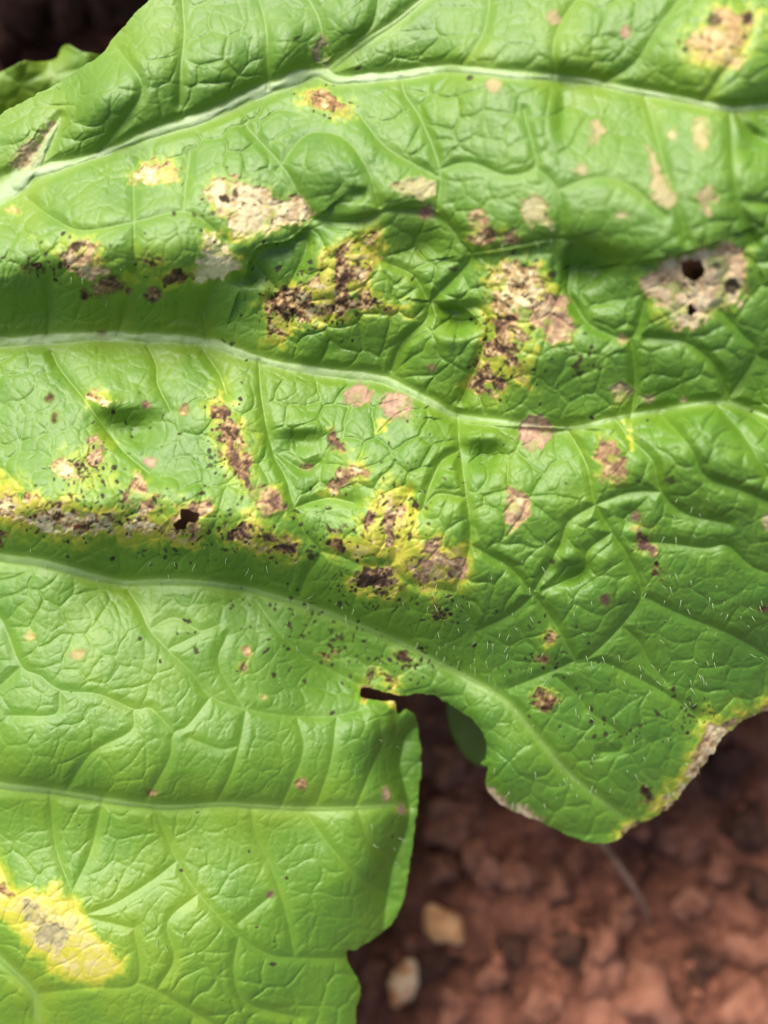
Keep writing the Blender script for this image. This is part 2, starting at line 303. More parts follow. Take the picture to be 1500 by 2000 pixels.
# local bumps and dents (u, v, ru, rv, mm)
DENT = [(815,482,56,36,-1.9),(945,892,42,28,-1.6),(945,850,50,20,1.8),(590,864,48,22,-1.0),(590,830,55,18,.9),(900,628,34,18,-.6),(885,662,40,16,.9),(255,842,55,30,-.9),(250,795,60,22,.7),(1120,1125,40,20,-.6),(1110,1090,45,16,.7),(560,600,50,22,.6),(480,545,30,18,-1.0),(1150,525,46,30,-1.9),(890,615,38,24,-.8),(270,830,55,40,-.9),(640,330,75,60,1.0),(700,380,20,14,-.8),(1470,280,35,35,-.9),(1330,290,60,70,.6),(1060,240,40,60,.7),(1100,220,16,45,-.7),
 (170,860,40,30,.5),(300,960,35,25,.6),(170,980,60,25,.6),(360,960,45,22,.5),(455,880,35,60,.4),(770,1020,60,45,.6),(870,1000,45,60,.7),(700,930,50,40,.4),(1230,1010,25,22,-.8),(640,650,70,24,.4),(880,690,55,40,.8),(900,640,30,20,-.7),(210,790,22,16,.8),(1120,1110,40,40,-.5),(1080,1010,50,50,.5),(1190,580,40,26,-.6),(1050,700,50,40,.7),(1280,620,50,40,.5),(1200,700,50,40,.4),(1340,600,60,40,.4),(430,120,40,70,.8),(280,110,55,70,.9),(560,90,30,60,.8),(680,40,35,50,.7),(240,270,40,25,.5)]
# dead patches: (points or ellipse, tone 0 dark..1 cream, mottle, halo width, halo strength, pinkness, name)
LES = [
 ([(405,375),(430,345),(470,350),(520,370),(560,388),(590,395),(608,420),(590,438),(550,445),(515,455),(480,462),(450,440),(425,410)],.86,.22,22,.55,.25),
 ([(112,495),(140,470),(175,458),(190,480),(195,510),(210,532),(185,548),(160,532),(130,528)],.66,.25,26,.6,.3),
 ([(400,460),(425,466),(468,515),(470,530),(440,545),(395,548),(375,530),(395,500)],.93,.2,16,.7,.0),
 ([(270,505),(290,498),(312,512),(300,526),(278,524)],.2,.2,24,.6,0),([(316,545),(345,530),(368,538),(355,560),(330,556)],.2,.2,20,.7,0),
 ([(42,520),(60,505),(84,510),(82,530),(55,532)],.2,.25,12,.5,0),
 ([(735,455),(742,490),(727,520),(722,560),(735,590),(770,598),(792,606),(740,612),(690,602),(660,617),(610,627),(570,637),(540,657),(518,668),(523,620),(520,585),(545,563),(600,553),(628,530),(640,490),(670,483),(690,470),(712,452)],.47,.42,26,1.0,.05),
 ([(935,545),(960,525),(1010,512),(1050,520),(1060,560),(1050,600),(1030,630),(985,620),(955,600)],.72,.32,22,.75,.0),
 ([(1060,580),(1105,576),(1120,620),(1110,655),(1075,672),(1058,640),(1030,630),(1045,600)],.52,.22,14,.7,.5),
 ([(955,625),(985,618),(1030,632),(1030,655),(1005,690),(1018,735),(1046,765),(1000,748),(970,776),(935,772),(898,757),(935,735),(947,690),(950,650)],.42,.42,22,.85,.1),
 ([(1262,545),(1300,516),(1345,505),(1380,482),(1415,468),(1445,490),(1462,520),(1455,560),(1440,590),(1405,605),(1385,625),(1360,635),(1330,650),(1315,620),(1300,592),(1268,582),(1250,562)],.74,.22,18,.45,.55),
 ([(1015,390),(1045,378),(1070,390),(1088,435),(1080,450),(1050,450),(1030,430)],.7,.2,14,.2,.5),([(915,425),(930,415),(945,430),(935,446),(918,440)],.6,.2,12,.4,.3),([(905,462),(950,452),(1000,455),(1005,478),(960,484),(925,480)],.55,.35,22,.6,.1),
 ([(768,365),(800,350),(845,358),(850,378),(820,390),(780,386)],.76,.16,14,.1,.5),([(578,200),(600,180),(625,170),(650,196),(690,206),(682,225),(650,229),(640,212),(610,210),(590,214)],.5,.25,20,.85,0),
 ([(1335,80),(1392,44),(1400,15),(1440,30),(1475,35),(1470,60),(1450,100),(1440,125),(1400,130),(1350,116)],.62,.14,40,.9,.05),([(258,340),(280,320),(330,315),(352,330),(340,350),(300,357),(265,355)],.72,.24,18,.6,.1),
 ((1165,260,11,24),.64,.08,8,.1,.9),([(1258,280),(1272,276),(1290,330),(1312,395),(1300,408),(1280,385),(1272,330)],.66,.08,8,.1,.9),((1381,390,11,26),.66,.08,10,.1,.9),((1368,258,20,32),.74,.1,12,.3,.5),((1221,64,10,12),.5,.1,6,.1,1),((1081,36,10,12),.62,.1,6,.1,1),((966,166,15,12),.66,.1,6,.1,.9),((1314,264,9,9),.85,.08,6,.1,.7),((1135,330,10,8),.8,.08,6,.1,.9),((1218,420,14,8),.75,.08,6,.1,.7),
 ((697,775,25,23),.46,.12,14,.2,.85),((775,795,31,28),.42,.18,14,.25,.9),((1045,850,30,32),.43,.16,12,.15,.9),([(1150,880),(1172,856),(1195,865),(1222,895),(1226,945),(1195,948),(1175,925),(1168,905)],.47,.2,18,.6,.2),([(995,960),(1020,955),(1032,985),(1040,1000),(1022,1035),(998,1040),(990,1010)],.5,.2,14,.5,.5),((1269,778,13,10),.58,.1,6,.1,1),((1334,781,8,7),.66,.1,5,.1,1),((1210,762,15,18),.56,.18,14,.4,-.7),
 ([(418,780),(435,765),(450,790),(465,830),(480,860),(486,900),(478,945),(455,910),(430,880),(425,850),(411,820)],.36,.3,30,.85,.15),([(140,900),(165,895),(170,868),(190,852),(202,880),(215,902),(200,925),(180,942),(150,930)],.42,.34,34,.5,.35),([(105,910),(125,885),(140,905),(150,930),(125,935)],.8,.3,20,.5,.2),([(230,975),(258,958),(272,925),(285,950),(322,958),(318,985),(290,998),(255,994)],.45,.34,24,.6,.2),
 ([(342,982),(370,984),(400,980),(409,1005),(402,1030),(410,1040),(380,1047),(335,1045),(310,1036),(325,1015),(345,1000)],.46,.28,20,.75,.3),([(495,955),(510,946),(535,949),(545,965),(557,997),(530,1000),(510,1006),(500,985)],.42,.25,18,.6,.25),([(428,1045),(470,1022),(490,1014),(512,1040),(548,1052),(575,1068),(578,1092),(530,1076),(480,1062),(445,1056)],.26,.35,28,.95,.1),
 ([(0,955),(30,962),(60,970),(120,985),(200,1003),(280,1013),(325,1030),(250,1042),(130,1040),(60,1028),(0,1012),(-60,1000),(-60,960)],.76,.42,40,1.0,.0),([(0,1030),(35,1034),(30,1048),(0,1055),(-30,1045)],.25,.2,14,.6,0),
 ([(740,990),(760,960),(785,966),(792,1000),(790,1040),(775,1070),(740,1070),(712,1035),(712,1005)],.4,.4,40,1.0,.25),([(650,1062),(668,1056),(684,1078),(672,1092),(652,1086)],.22,.25,26,.9,0),([(820,1052),(850,1045),(860,1080),(880,1095),(915,1094),(906,1130),(870,1136),(830,1142),(800,1126),(795,1102),(820,1090),(826,1070)],.4,.3,34,1.0,.35),
 ([(680,1140),(700,1116),(730,1110),(760,1115),(786,1140),(780,1165),(755,1172),(715,1152)],.32,.45,24,.95,.1),([(645,838),(656,844),(676,880),(660,882),(648,862)],.42,.2,16,.6,.2),([(640,950),(660,915),(700,910),(713,920),(690,950),(665,966)],.58,.34,28,.75,.15),([(840,1202),(846,1170),(858,1180),(864,1200)],.25,.2,20,.7,0),([(668,1018),(680,1022),(672,1036),(655,1036)],.4,.2,12,.4,.1),
 ([(1235,1035),(1255,1030),(1275,1056),(1290,1060),(1290,1085),(1260,1090),(1235,1070)],.36,.3,14,.5,.2),([(1264,1102),(1288,1100),(1290,1128),(1272,1130)],.26,.25,10,.4,0),([(1036,1362),(1055,1352),(1078,1362),(1078,1384),(1050,1389),(1034,1378)],.27,.25,12,.5,0),
 ([(1540,1345),(1500,1383),(1440,1397),(1382,1416),(1368,1470),(1342,1512),(1306,1545),(1296,1590),(1345,1560),(1400,1490),(1480,1430),(1560,1400)],.66,.3,34,1.0,.35),([(1215,1640),(1222,1606),(1250,1598),(1290,1588),(1262,1612)],.42,.25,22,1.0,0),([(1255,1545),(1272,1538),(1268,1558),(1250,1562)],.2,.2,8,.6,0),
 ([(945,1535),(965,1548),(1010,1575),(1060,1598),(1060,1612),(1000,1590),(950,1562)],.72,.2,12,.3,.5),
 ([(607,90),(625,68),(645,85),(648,110),(632,128),(612,135),(605,112)],.42,.4,16,.2,-.9),([(20,320),(45,275),(95,245),(112,240),(90,290),(60,330),(35,340)],.72,.3,14,.1,-.6),
 ([(45,1755),(90,1790),(130,1812),(133,1842),(115,1866),(92,1852),(72,1848),(70,1812)],.6,.14,34,1.0,-1),([(-20,1715),(10,1720),(22,1742),(0,1756),(-20,1750)],.5,.25,30,1.0,0),
 ([(700,1338),(725,1336),(748,1345),(746,1372),(706,1364)],.3,.25,12,.6,.3),([(752,1318),(772,1322),(785,1342),(770,1348),(750,1335)],.3,.5,18,.9,0),([(705,1312),(725,1316),(720,1330),(703,1326)],.2,.3,14,.6,0),
 ((92,780,8,8),.2,.15,12,.3,0),((105,818,7,12),.3,.2,12,.3,0),([(168,770),(176,766),(195,785),(228,793),(225,802),(195,792)],.78,.3,14,.6,0),((358,803,8,12),.4,.2,8,.3,.2),((286,790,9,8),.3,.2,8,.3,.2),((294,901,9,7),.5,.1,4,0,1),((590,1531,12,11),.42,.2,10,.4,0),((482,1272,9,9),.45,.2,8,.4,.2),((477,1303,8,10),.3,.2,10,.5,.2),((57,1243,15,9),.62,.1,18,.35,.4),((150,1276,14,10),.64,.1,18,.3,.4),((515,1363,8,6),.6,.15,8,.4,.3),((527,1747,8,6),.2,.2,8,.2,.3),((296,1550,12,8),.4,.25,12,.3,0),((755,1548,6,14),.5,.1,8,.3,.8),((785,1578,6,9),.5,.1,8,.4,.8),((602,910,14,9),.45,.25,8,.2,.2),((632,1280,20,8),.28,.3,14,.4,0),((795,1280,18,9),.22,.35,16,.5,0),((1076,1245,10,12),.4,.3,16,.7,0),((1060,1287,12,6),.22,.3,10,.4,0),((1182,1171,7,8),.2,.2,6,.2,.2),((1240,1010,9,9),.25,.2,8,.2,.3),((1498,1190,16,6),.2,.2,8,.2,0),((1500,1020,12,16),.8,.15,14,.3,.5),((25,410,14,5),.6,.2,10,.5,.2),((200,655,8,5),.15,.2,5,0,0),((215,560,30,18),.42,.25,20,.3,.1),((165,575,12,16),.2,.25,12,.3,0),((300,575,12,14),.3,.25,12,.3,.1),((835,415,14,10),.45,.25,10,.3,.5),((842,718,8,8),.4,.25,10,.2,.3),((1216,660,8,10),.66,.2,8,.2,.4),
]
YELLOW = [([(650,1050),(690,1040),(710,1010),(745,965),(790,955),(815,1000),(822,1050),(860,1060),(905,1072),(905,1100),(890,1150),(860,1150),(800,1122),(760,1100),(690,1095),(655,1092)],.85),
 ([(0,1660),(20,1722),(70,1735),(112,1722),(150,1760),(165,1795),(200,1830),(246,1870),(240,1902),(190,1925),(130,1920),(90,1890),(50,1840),(0,1795),(-60,1780),(-60,1640)],1.0),
 ([(1375,1418),(1345,1495),(1300,1545),(1262,1590),(1290,1590),(1340,1535),(1385,1460)],1.0),([(330,1045),(420,1050),(520,1060),(600,1085),(570,1095),(480,1075),(400,1066),(340,1062)],.95),([(0,950),(120,965),(250,1000),(330,1015),(400,1050),(330,1055),(130,1045),(0,1040),(-80,1030)],.7),
 ([(400,800),(420,770),(470,780),(490,860),(500,930),(470,960),(440,930),(410,860)],.55),([(930,540),(960,520),(1060,520),(1100,560),(1090,600),(1050,650),(1070,690),(1030,740),(1000,690),(955,610)],.55),([(520,660),(600,630),(690,605),(690,618),(600,640),(530,675)],.95),([(700,455),(735,450),(765,480),(745,530),(725,520)],.8),
 ([(1400,90),(1440,60),(1460,110),(1420,150),(1370,130)],.7),([(60,470),(230,500),(280,540),(420,545),(300,565),(150,545)],.35),([(745,350),(1000,330),(1010,350),(760,365)],.0),([(440,440),(480,450),(470,475),(450,470)],.7),([(740,1345),(785,1350),(782,1390),(765,1382),(742,1368)],1.0),([(190,755),(215,765),(220,800),(190,790)],.6),([(735,820),(765,815),(760,860),(740,870)],.55),([(1222,830),(1232,830),(1245,905),(1238,905)],.7),
 ([(100,880),(230,860),(240,960),(120,975)],.35),([(0,930),(60,940),(60,1000),(0,1000)],.6),([(1180,1420),(1330,1440),(1300,1530),(1250,1570)],.0),([(120,1240),(170,1240),(200,1300),(140,1310)],.15),([(1440,480),(1475,500),(1470,560),(1450,600)],.4),([(1265,590),(1310,600),(1318,640),(1280,640)],.45),([(60,1950),(90,1950),(110,2010),(60,2010)],.35),([(270,950),(620,1000),(600,1030),(300,1005)],.25)]
HOLES = [[(1330,512),(1348,505),(1372,510),(1379,525),(1372,543),(1356,550),(1336,543),(1328,528)],[(352,993),(372,995),(391,1004),(382,1020),(367,1020),(365,1033),(345,1036),(335,1026),(352,1013)],[(89,997),(97,1003),(99,1008),(90,1007)],[(145,1026),(154,1023),(161,1028),(150,1034),(144,1034)],[(1344,596),(1350,592),(1362,608),(1352,620),(1342,612)]]
# ------------------------------------------------------------------ leaf field on a grid
def plan_axis(lo, hi, a, b, step):
    x = list(np.arange(a, b + step, step)); s = step
    while x[-1] < hi: s = min(s * 1.12, 14); x.append(x[-1] + s)
    s = step
    while x[0] > lo: s = min(s * 1.12, 14); x.insert(0, x[0] - s)
    return np.array(x)
ua = plan_axis(-540, 2000, -50, 1550, 2.15); va = plan_axis(-560, 2420, -50, 2050, 2.15)
U, V = np.meshgrid(ua, va); U = U.astype(np.float32); V = V.astype(np.float32)
def window(p0, p1, R):
    i0 = np.searchsorted(ua, min(p0[0], p1[0]) - R); i1 = np.searchsorted(ua, max(p0[0], p1[0]) + R)
    j0 = np.searchsorted(va, min(p0[1], p1[1]) - R); j1 = np.searchsorted(va, max(p0[1], p1[1]) + R)
    return slice(j0, j1), slice(i0, i1)
def line_dist(lines, R, far=None, signed=False, wid=False):
    D = np.full(U.shape, R if far is None else far, np.float32); S = np.zeros(U.shape, np.float32) if signed else None
    for L in lines:
        for p0, p1 in zip(L[:-1], L[1:]):
            w = window(p0, p1, R); x = U[w] - p0[0]; y = V[w] - p0[1]
            dx, dy = p1[0] - p0[0], p1[1] - p0[1]; q = dx * dx + dy * dy + 1e-9
            t = np.clip((x * dx + y * dy) / q, 0, 1); d = np.hypot(x - t * dx, y - t * dy)
            if wid: d = np.maximum(d - .5 * (p0[2] + t * (p1[2] - p0[2])), 0)
            c = d < D[w]; D[w] = np.where(c, d, D[w])
            if signed: S[w] = np.where(c, np.sign(dx * y - dy * x), S[w])
    return (D, S) if signed else D
def poly_sdf(P, R):
    P = [tuple(p) for p in P]; D = line_dist([P + [P[0]]], R)
    inside = np.zeros(U.shape, bool)
    us = [p[0] for p in P]; vs = [p[1] for p in P]; w = window((min(us), min(vs)), (max(us), max(vs)), 2)
    x = U[w]; y = V[w]; ins = np.zeros(x.shape, bool)
    for (x0, y0), (x1, y1) in zip(P, P[1:] + P[:1]):
        if y0 == y1: continue
        c = ((y0 > y) != (y1 > y)) & (x < (x1 - x0) * (y - y0) / (y1 - y0) + x0); ins ^= c
    inside[w] = ins
    return np.where(inside, -D, D)

warp_u = 5 * fbm(U, V, 60, 3, 2); warp_v = 5 * fbm(U, V, 60, 6, 2)
# broad form: thin plate spline through FORM
F = np.array(FORM, float); F[:, 2] *= 1.42; n = len(F); S_ = 1000.0
X = F[:, :2] / S_
def tps(r2): return np.where(r2 > 1e-12, .5 * r2 * np.log(np.maximum(r2, 1e-12)), 0)
K = tps(((X[:, None] - X[None]) ** 2).sum(-1)) + np.eye(n) * 2e-5
Pm = np.hstack([np.ones((n, 1)), X]); A = np.block([[K, Pm], [Pm.T, np.zeros((3, 3))]])
cf = np.linalg.solve(A, np.concatenate([F[:, 2], np.zeros(3)]))
H = (cf[n] + cf[n + 1] * U / S_ + cf[n + 2] * V / S_).astype(np.float32)
for k in range(n):
    r2 = (U / S_ - X[k, 0]) ** 2 + (V / S_ - X[k, 1]) ** 2 + np.float32(1e-9)
    H += np.float32(.5 * cf[k]) * r2 * np.log(r2)
H = np.clip(H, -22, 22)
mains = [MIDRIB, VEIN_B, VEIN_C, VEIN_D, VEIN_E, BR_A1, BR_A2]
mainS = [smooth_line(m, 5) for m in mains]
d1 = line_dist([[tuple(p) for p in m] for m in mainS], 160, wid=True)
secS = [smooth_line([(a + rng.uniform(-3, 3), b + rng.uniform(-3, 3)) for a, b in s], 5) for s in SEC]
rib = np.zeros(U.shape, np.float32); vid = np.zeros(U.shape, np.int32)
for k, (m, st) in enumerate(zip(mainS, (1.0, .6, .42, .28, .2, 1.0, .3))):
    D0 = line_dist([[tuple(p[:2]) for p in m]], 60); Dw = line_dist([[tuple(p) for p in m]], 60, wid=True)
    half = np.maximum(D0 - Dw, .8)          # half width at the nearest point while outside
    wloc = np.interp(U, [p[0] for p in m], [p[2] * .5 for p in m]) if k < 5 else np.full(U.shape, m[:, 2].mean() * .5)
    if k == 5: wloc = np.interp(-V, [-p[1] for p in m], [p[2] * .5 for p in m])
    wob_ = .85 + .35 * fbm(U, V, 34, 120 + k, 2); q = D0 / (np.maximum(wloc, 1.2) * wob_)
    rr = st * sstep(1.25, .55, q) * np.clip(.2 + wloc / 11, 0, 1) * np.clip(.85 + .5 * fbm(U, V, 40, 130 + k, 3), .25, 1)
    rib = np.maximum(rib, rr); vid = np.where((Dw <= 0) & (wloc > 2.2), k + 1, vid)
    H += ((.024 if k in (0, 5) else .014) * np.minimum(wloc, 14) * np.clip(1 - q * q, 0, 1)).astype(np.float32)
d2 = line_dist([[tuple(p) for p in s] for s in secS], 120)
d2 = np.hypot(d2, 1.0)
e3, id3 = voronoi(U + 2.2 * warp_u + 0.25 * V, (V + 2.2 * warp_v) * 1.1, 62, 11)
e4, id4 = voronoi(U * 1.05 + warp_u * 1.5, V + warp_v * 1.5, 33, 12)
dv = np.minimum(d1, d2)
savoy = np.clip(.62 + .6 * sstep(380, 520, V) * sstep(1180, 1020, V + .12 * (750 - U)) + .25 * sstep(800, 950, U) * sstep(900, 1100, V) + .25 * fbm(U, V, 200, 21, 2) - .3 * sstep(1120, 1220, V) * sstep(850, 700, U), .22, 1.3)
H += 1.1 * (1 - np.exp(-d1 / 26)) - 1.1
H += (.18 + .30 * savoy) * (1 - np.exp(-d2 / 4.2)) + .45 * savoy * (1 - np.exp(-(d2 / 34) ** 2)) - .5
amp3 = .65 + .5 * fbm(U, V, 220, 20, 2)
near = sstep(2, 20, dv)
H += amp3 * near * (.20 + .17 * savoy) * (1 - np.exp(-e3 / 2.6)) + amp3 * near * .22 * savoy * (1 - np.exp(-(e3 / 14) ** 2))
H += near * (.075 + .05 * savoy + .03 * vnoise(U, V, 150, 23)) * (1 - np.exp(-e4 / 2.0))
e5, id5 = voronoi(U + warp_u, V * 1.08 - warp_v, 15, 13); H += near * .045 * (1 - np.exp(-e5 / 1.8))
H += (id3 - .5) * .20 * savoy * near * sstep(0, 14, e3)
H += (.08 + .16 * savoy) * fbm(U, V, 95, 30, 2) + (.02 + .07 * savoy) * fbm(U, V, 22, 33, 3)
for pts, a, wd in FOLDS:
    L = smooth_line(pts, 5); D, S = line_dist([[tuple(p) for p in L]], 110, signed=True)
    lf = np.ones_like(D)
    for e in (L[0], L[-1]): lf *= 1 - np.exp(-((U - e[0]) ** 2 + (V - e[1]) ** 2) / (2 * (wd * .9) ** 2))
    up = .5 * (1 - np.tanh(S * D / 11)); H += lf * (up * .7 * a * np.exp(-D / wd) - (1 - up) * a * np.exp(-D / (wd * 1.2)) * (1 - np.exp(-D / 5))) * sstep(110, 50, D)
for u0, v0, ru, rv, a in DENT: H += a * (1.8 if a < 0 else 1.25) * np.exp(-((U - u0) / ru) ** 2 - ((V - v0) / rv) ** 2)

# patches
def ellipse_pts(e):
    return [(e[0] + e[2] * math.cos(t), e[1] + e[3] * math.sin(t)) for t in np.linspace(0, 2 * math.pi, 14, endpoint=False)]
def V_top(P): return max(p[1] for p in P) < 470
edge_n = 9.0 * fbm(U, V, 32, 40, 3) + 5.0 * fbm(U, V, 8, 43, 2)
edge_n = edge_n + (id4 - .5) * 11 * sstep(0, 3, e4)
necro = np.zeros_like(H); tone = np.full_like(H, .4); pink = np.zeros_like(H); chlor = np.zeros_like(H); label = np.zeros(H.shape, np.int32)
fine_t = fbm(U, V, 15, 45, 3); fine_t2 = fbm(U, V + .3 * U, 6, 48, 2); isl = fbm(U, V, 24, 141, 3); streak = fbm(U * .35 + V * .2, V * 1.3 - U * .5, 9, 49, 2)
for k, (P, tn, mot, hw, hs, pk) in enumerate(LES):
    if isinstance(P, tuple): small = max(P[2], P[3]) < 18; P = ellipse_pts(P)
    else: small = False
    hs *= .82; hw *= .8; tn = tn - (.07 if pk < .45 and not small else 0); mot *= 1.15
    sd = poly_sdf(P, 120) + edge_n * (.45 if small else 1.0)
    m = sstep(6.5, -5.5, sd) * (.66 if (pk >= .5 and tn > .55 and V_top(P)) or (small and tn > .55) else 1)
    tt = np.clip(tn + .06 + .10 * fbm(U, V, 55, 150, 2) + mot * (.62 * fine_t + .55 * fine_t2 + .5 * streak) - (.26 if pk > .8 and not small else .16) * np.exp(-np.abs(sd) / 3.5), 0, 1)
    tone = np.where(sd < 3, tt, tone); pink = np.where(sd < 3, pk, pink)
    hole_in = sstep(.12, .30, isl + (.45 * mot - .22)) * min(1, mot * 2.4) * (0 if small else 1)     # live yellow islands inside mottled ones
    necro = np.maximum(necro, m * (1 - .9 * hole_in))
    chlor = np.maximum(chlor, hs * np.exp(-np.maximum(sd + .5 * edge_n, 0) / hw) * sstep(3.2 * hw, hw, sd) * (.8 + .35 * fine_t))
    label = np.where(sd < 0, k + 1, label)
    H -= .16 * m * (1 if not small else .5)
    H += m * (.035 * fine_t2 + .07 * fine_t) * (1 if not small else .3) + .14 * np.exp(-(sd / 4) ** 2) * (1 if not small else .4)
for P, a in YELLOW:
    if a <= 0: continue
    sd = poly_sdf(P, 120) + edge_n * (.8 if a == 1.0 else 1.5)
    sf = 26 if a == 1.0 and P[0][0] == 0 else 12
    chlor = np.maximum(chlor, a * sstep(sf, -sf, sd) * (.88 + .16 * fine_t))
chlor = np.clip(chlor + (id4 - .55) * .42 * sstep(.06, .3, chlor) * sstep(0, 2.5, e4), 0, 1)
# dark specks gathered round the sick zones
speck = np.zeros_like(H)
SPK = [(690,1040,130,70,60),(800,1010,60,60,30),(620,570,110,60,70),(990,640,70,110,60),(180,1000,190,45,90),(450,1040,130,35,50),(720,1145,70,30,40),(440,850,45,90,40),(760,1290,110,55,50),(250,830,110,60,16),(1350,560,80,60,34),(1000,690,90,60,26),(160,500,100,40,30),(430,410,120,50,30),(860,1190,70,40,30),(620,1240,110,50,28),(1100,1270,110,70,24),(1200,1420,140,90,24),(1340,1395,40,26,26),(1040,560,60,40,24),(350,1080,250,30,24),(170,920,70,30,40),(1130,700,60,50,20),(300,1280,200,80,14),(1400,80,60,40,10),(640,200,60,30,10),(400,1700,300,180,10),(1280,900,170,150,9),(560,610,80,30,30),(780,880,110,80,16),(560,1190,120,40,26)]
SPOT = [(580,75,3,9),(700,133,3,8),(917,152,6,5),(1338,97,6,4),(1388,100,7,5),(1395,38,13,14),(1460,35,8,14),(1455,72,4,6),(440,388,14,7),(460,378,10,5),(150,482,12,9),(885,527,8,6),(1078,536,10,7),(1125,715,9,8),(1132,730,6,5),(1430,560,14,16),(1400,518,6,10),(1062,1305,4,3),(650,1250,4,8),(565,1220,5,5),(535,1318,5,5),(595,1330,4,4),(650,1393,5,4),(1180,1405,4,6),(1232,1428,5,4),(1155,1490,4,4),(1310,938,9,8),(1080,1098,6,5),(258,1003,4,3),(355,1700,3,4)]
for cu, cv, ru, rv, nn in SPK:
    for _ in range(int(nn * 1.25)):
        SPOT.append((cu + rng.normal() * ru * .6, cv + rng.normal() * rv * .6, float(np.clip(rng.lognormal(1.0, .55), 1.3, 9)), float(np.clip(rng.lognormal(.9, .5), 1.2, 7))))
for (su, sv, a, b) in SPOT:
    R = max(a, b) + 6; w_ = window((su, sv), (su, sv), R)
    if U[w_].size == 0: continue
    th = rng.uniform(0, 3.14); x = U[w_] - su; y = V[w_] - sv
    xr = x * math.cos(th) + y * math.sin(th); yr = -x * math.sin(th) + y * math.cos(th)
    rr = np.hypot(xr / a, yr / b) + .35 * vnoise(U[w_], V[w_], 5, 70)
    speck[w_] = np.maximum(speck[w_], sstep(1.25, .75, rr) * rng.uniform(.75, 1))
    H[w_] -= .05 * sstep(1.3, .5, rr)
vein = np.clip(.6 * np.exp(-(d1 / 7) ** 2) + .22 * np.exp(-(d2 / 2.6) ** 2) + .16 * near * np.exp(-(e3 / 1.8) ** 2) + .12 * near * np.exp(-(e4 / 1.5) ** 2), 0, 1)
lime = .38 + .20 * fbm(U, V, 260, 80, 3) + .14 * fbm(U, V, 55, 83, 2) + .32 * np.exp(-d1 / 30) + .12 * np.exp(-d2 / 14) + .22 * sstep(1500, 1950, V) * sstep(800, 300, U)
lime = np.clip(lime - .2 * sstep(900, 1150, V) * sstep(700, 900, U), 0, 1)  # lower right greens darkened to stand in for shade on the slope

# outline, holes
so = poly_sdf([tuple(p) for p in smooth_line(OUTLINE + [OUTLINE[0]], 4)[:-1]], 60) + 1.9 * fbm(U, V, 24, 90, 2) + 1.3 * vnoise(U, V, 8, 96)
dead_edge = ((U > 1210) & (U < 1560) & (V > 1330) & (V < 1660))
so = so + np.where(dead_edge, 4.0 * fbm(U, V, 18, 92, 3), 0)
for hp in HOLES:
    sh = poly_sdf(hp, 60) + 2.0 * fbm(U, V, 9, 94, 2); so = np.maximum(so, -sh)
# leaf edge rolls a little
H -= .9 * np.exp(np.minimum(so, 0) / 16) * (U > 600) * (V > 1300)
cen = (so[:-1, :-1] + so[1:, :-1] + so[:-1, 1:] + so[1:, 1:]) * .25
keep = cen < 0
gv, gu = np.gradient(so, va, ua); gl = np.maximum(np.hypot(gu, gv), .3)
nyv, nxv = U.shape; I = np.arange(nyv * nxv).reshape(nyv, nxv)
kv = np.zeros(U.shape, np.int8)
for a in (slice(0, -1), slice(1, None)):
    for b in (slice(0, -1), slice(1, None)): kv[a, b] += keep
bnd = (kv > 0) & (kv < 4)
mv = np.where(bnd, np.clip(so, -3.2, 3.2), 0)
Us = U - mv * gu / gl ** 2 * np.minimum(gl, 1); Vs = V - mv * gv / gl ** 2 * np.minimum(gl, 1)
Z = H * 1e-3; kf = (CAM_H - Z) / CAM_H * PX
POS = np.stack([(Us - 750) * kf, (1000 - Vs) * kf, Z], -1).astype(np.float64)
gu_ = np.gradient(POS, axis=1); gv_ = np.gradient(POS, axis=0)
NRM = np.cross(gv_, gu_); NRM /= np.linalg.norm(NRM, axis=-1, keepdims=True) + 1e-15
NRM *= np.where(NRM[..., 2:3] < 0, -1, 1)
QALL = np.stack([I[1:, :-1], I[1:, 1:], I[:-1, 1:], I[:-1, :-1]], -1)
lab_f = label[:-1, :-1]
POSf = POS.reshape(-1, 3); NRMf = NRM.reshape(-1, 3)
ATT = {k: v.reshape(-1) for k, v in dict(lime=lime, vein=vein, chlor=chlor, necro=necro, tone=tone, pink=pink, speck=speck, rib=rib).items()}
def sub_mesh(name, quads):
    ids, inv = np.unique(quads.ravel(), return_inverse=True)
    return np_mesh(name, POSf[ids], inv.reshape(-1, quads.shape[1]), NRMf[ids], {k: v[ids] for k, v in ATT.items()})
def height_at(u, v):
    i = int(np.clip(np.searchsorted(ua, u) - 1, 0, len(ua) - 2)); j = int(np.clip(np.searchsorted(va, v) - 1, 0, len(va) - 2))
    a = (u - ua[i]) / (ua[i + 1] - ua[i]); b = (v - va[j]) / (va[j + 1] - va[j])
    return float((H[j, i] * (1 - a) + H[j, i + 1] * a) * (1 - b) + (H[j + 1, i] * (1 - a) + H[j + 1, i + 1] * a) * b), NRM[j, i], float(so[j, i])

leaf = new_obj('lobed_leaf', None); tag(leaf, 'large blistered green lobed leaf with brown dead patches and holes', 'leaf')
areas = np.bincount(lab_f[keep].ravel(), minlength=len(LES) + 1)
split = [k for k in range(1, len(LES) + 1) if areas[k] > 45]
vid_f = vid[:-1, :-1]; lab2 = np.where(np.isin(lab_f, split), lab_f, np.where(vid_f > 0, -vid_f, 0))
blade = new_obj('blade', sub_mesh('blade', QALL[keep & (lab2 == 0)]), leaf, M_LEAF)
for k in split:
    new_obj('necrotic_patch', sub_mesh('necrotic_patch', QALL[keep & (lab2 == k)]), leaf, M_LEAF)
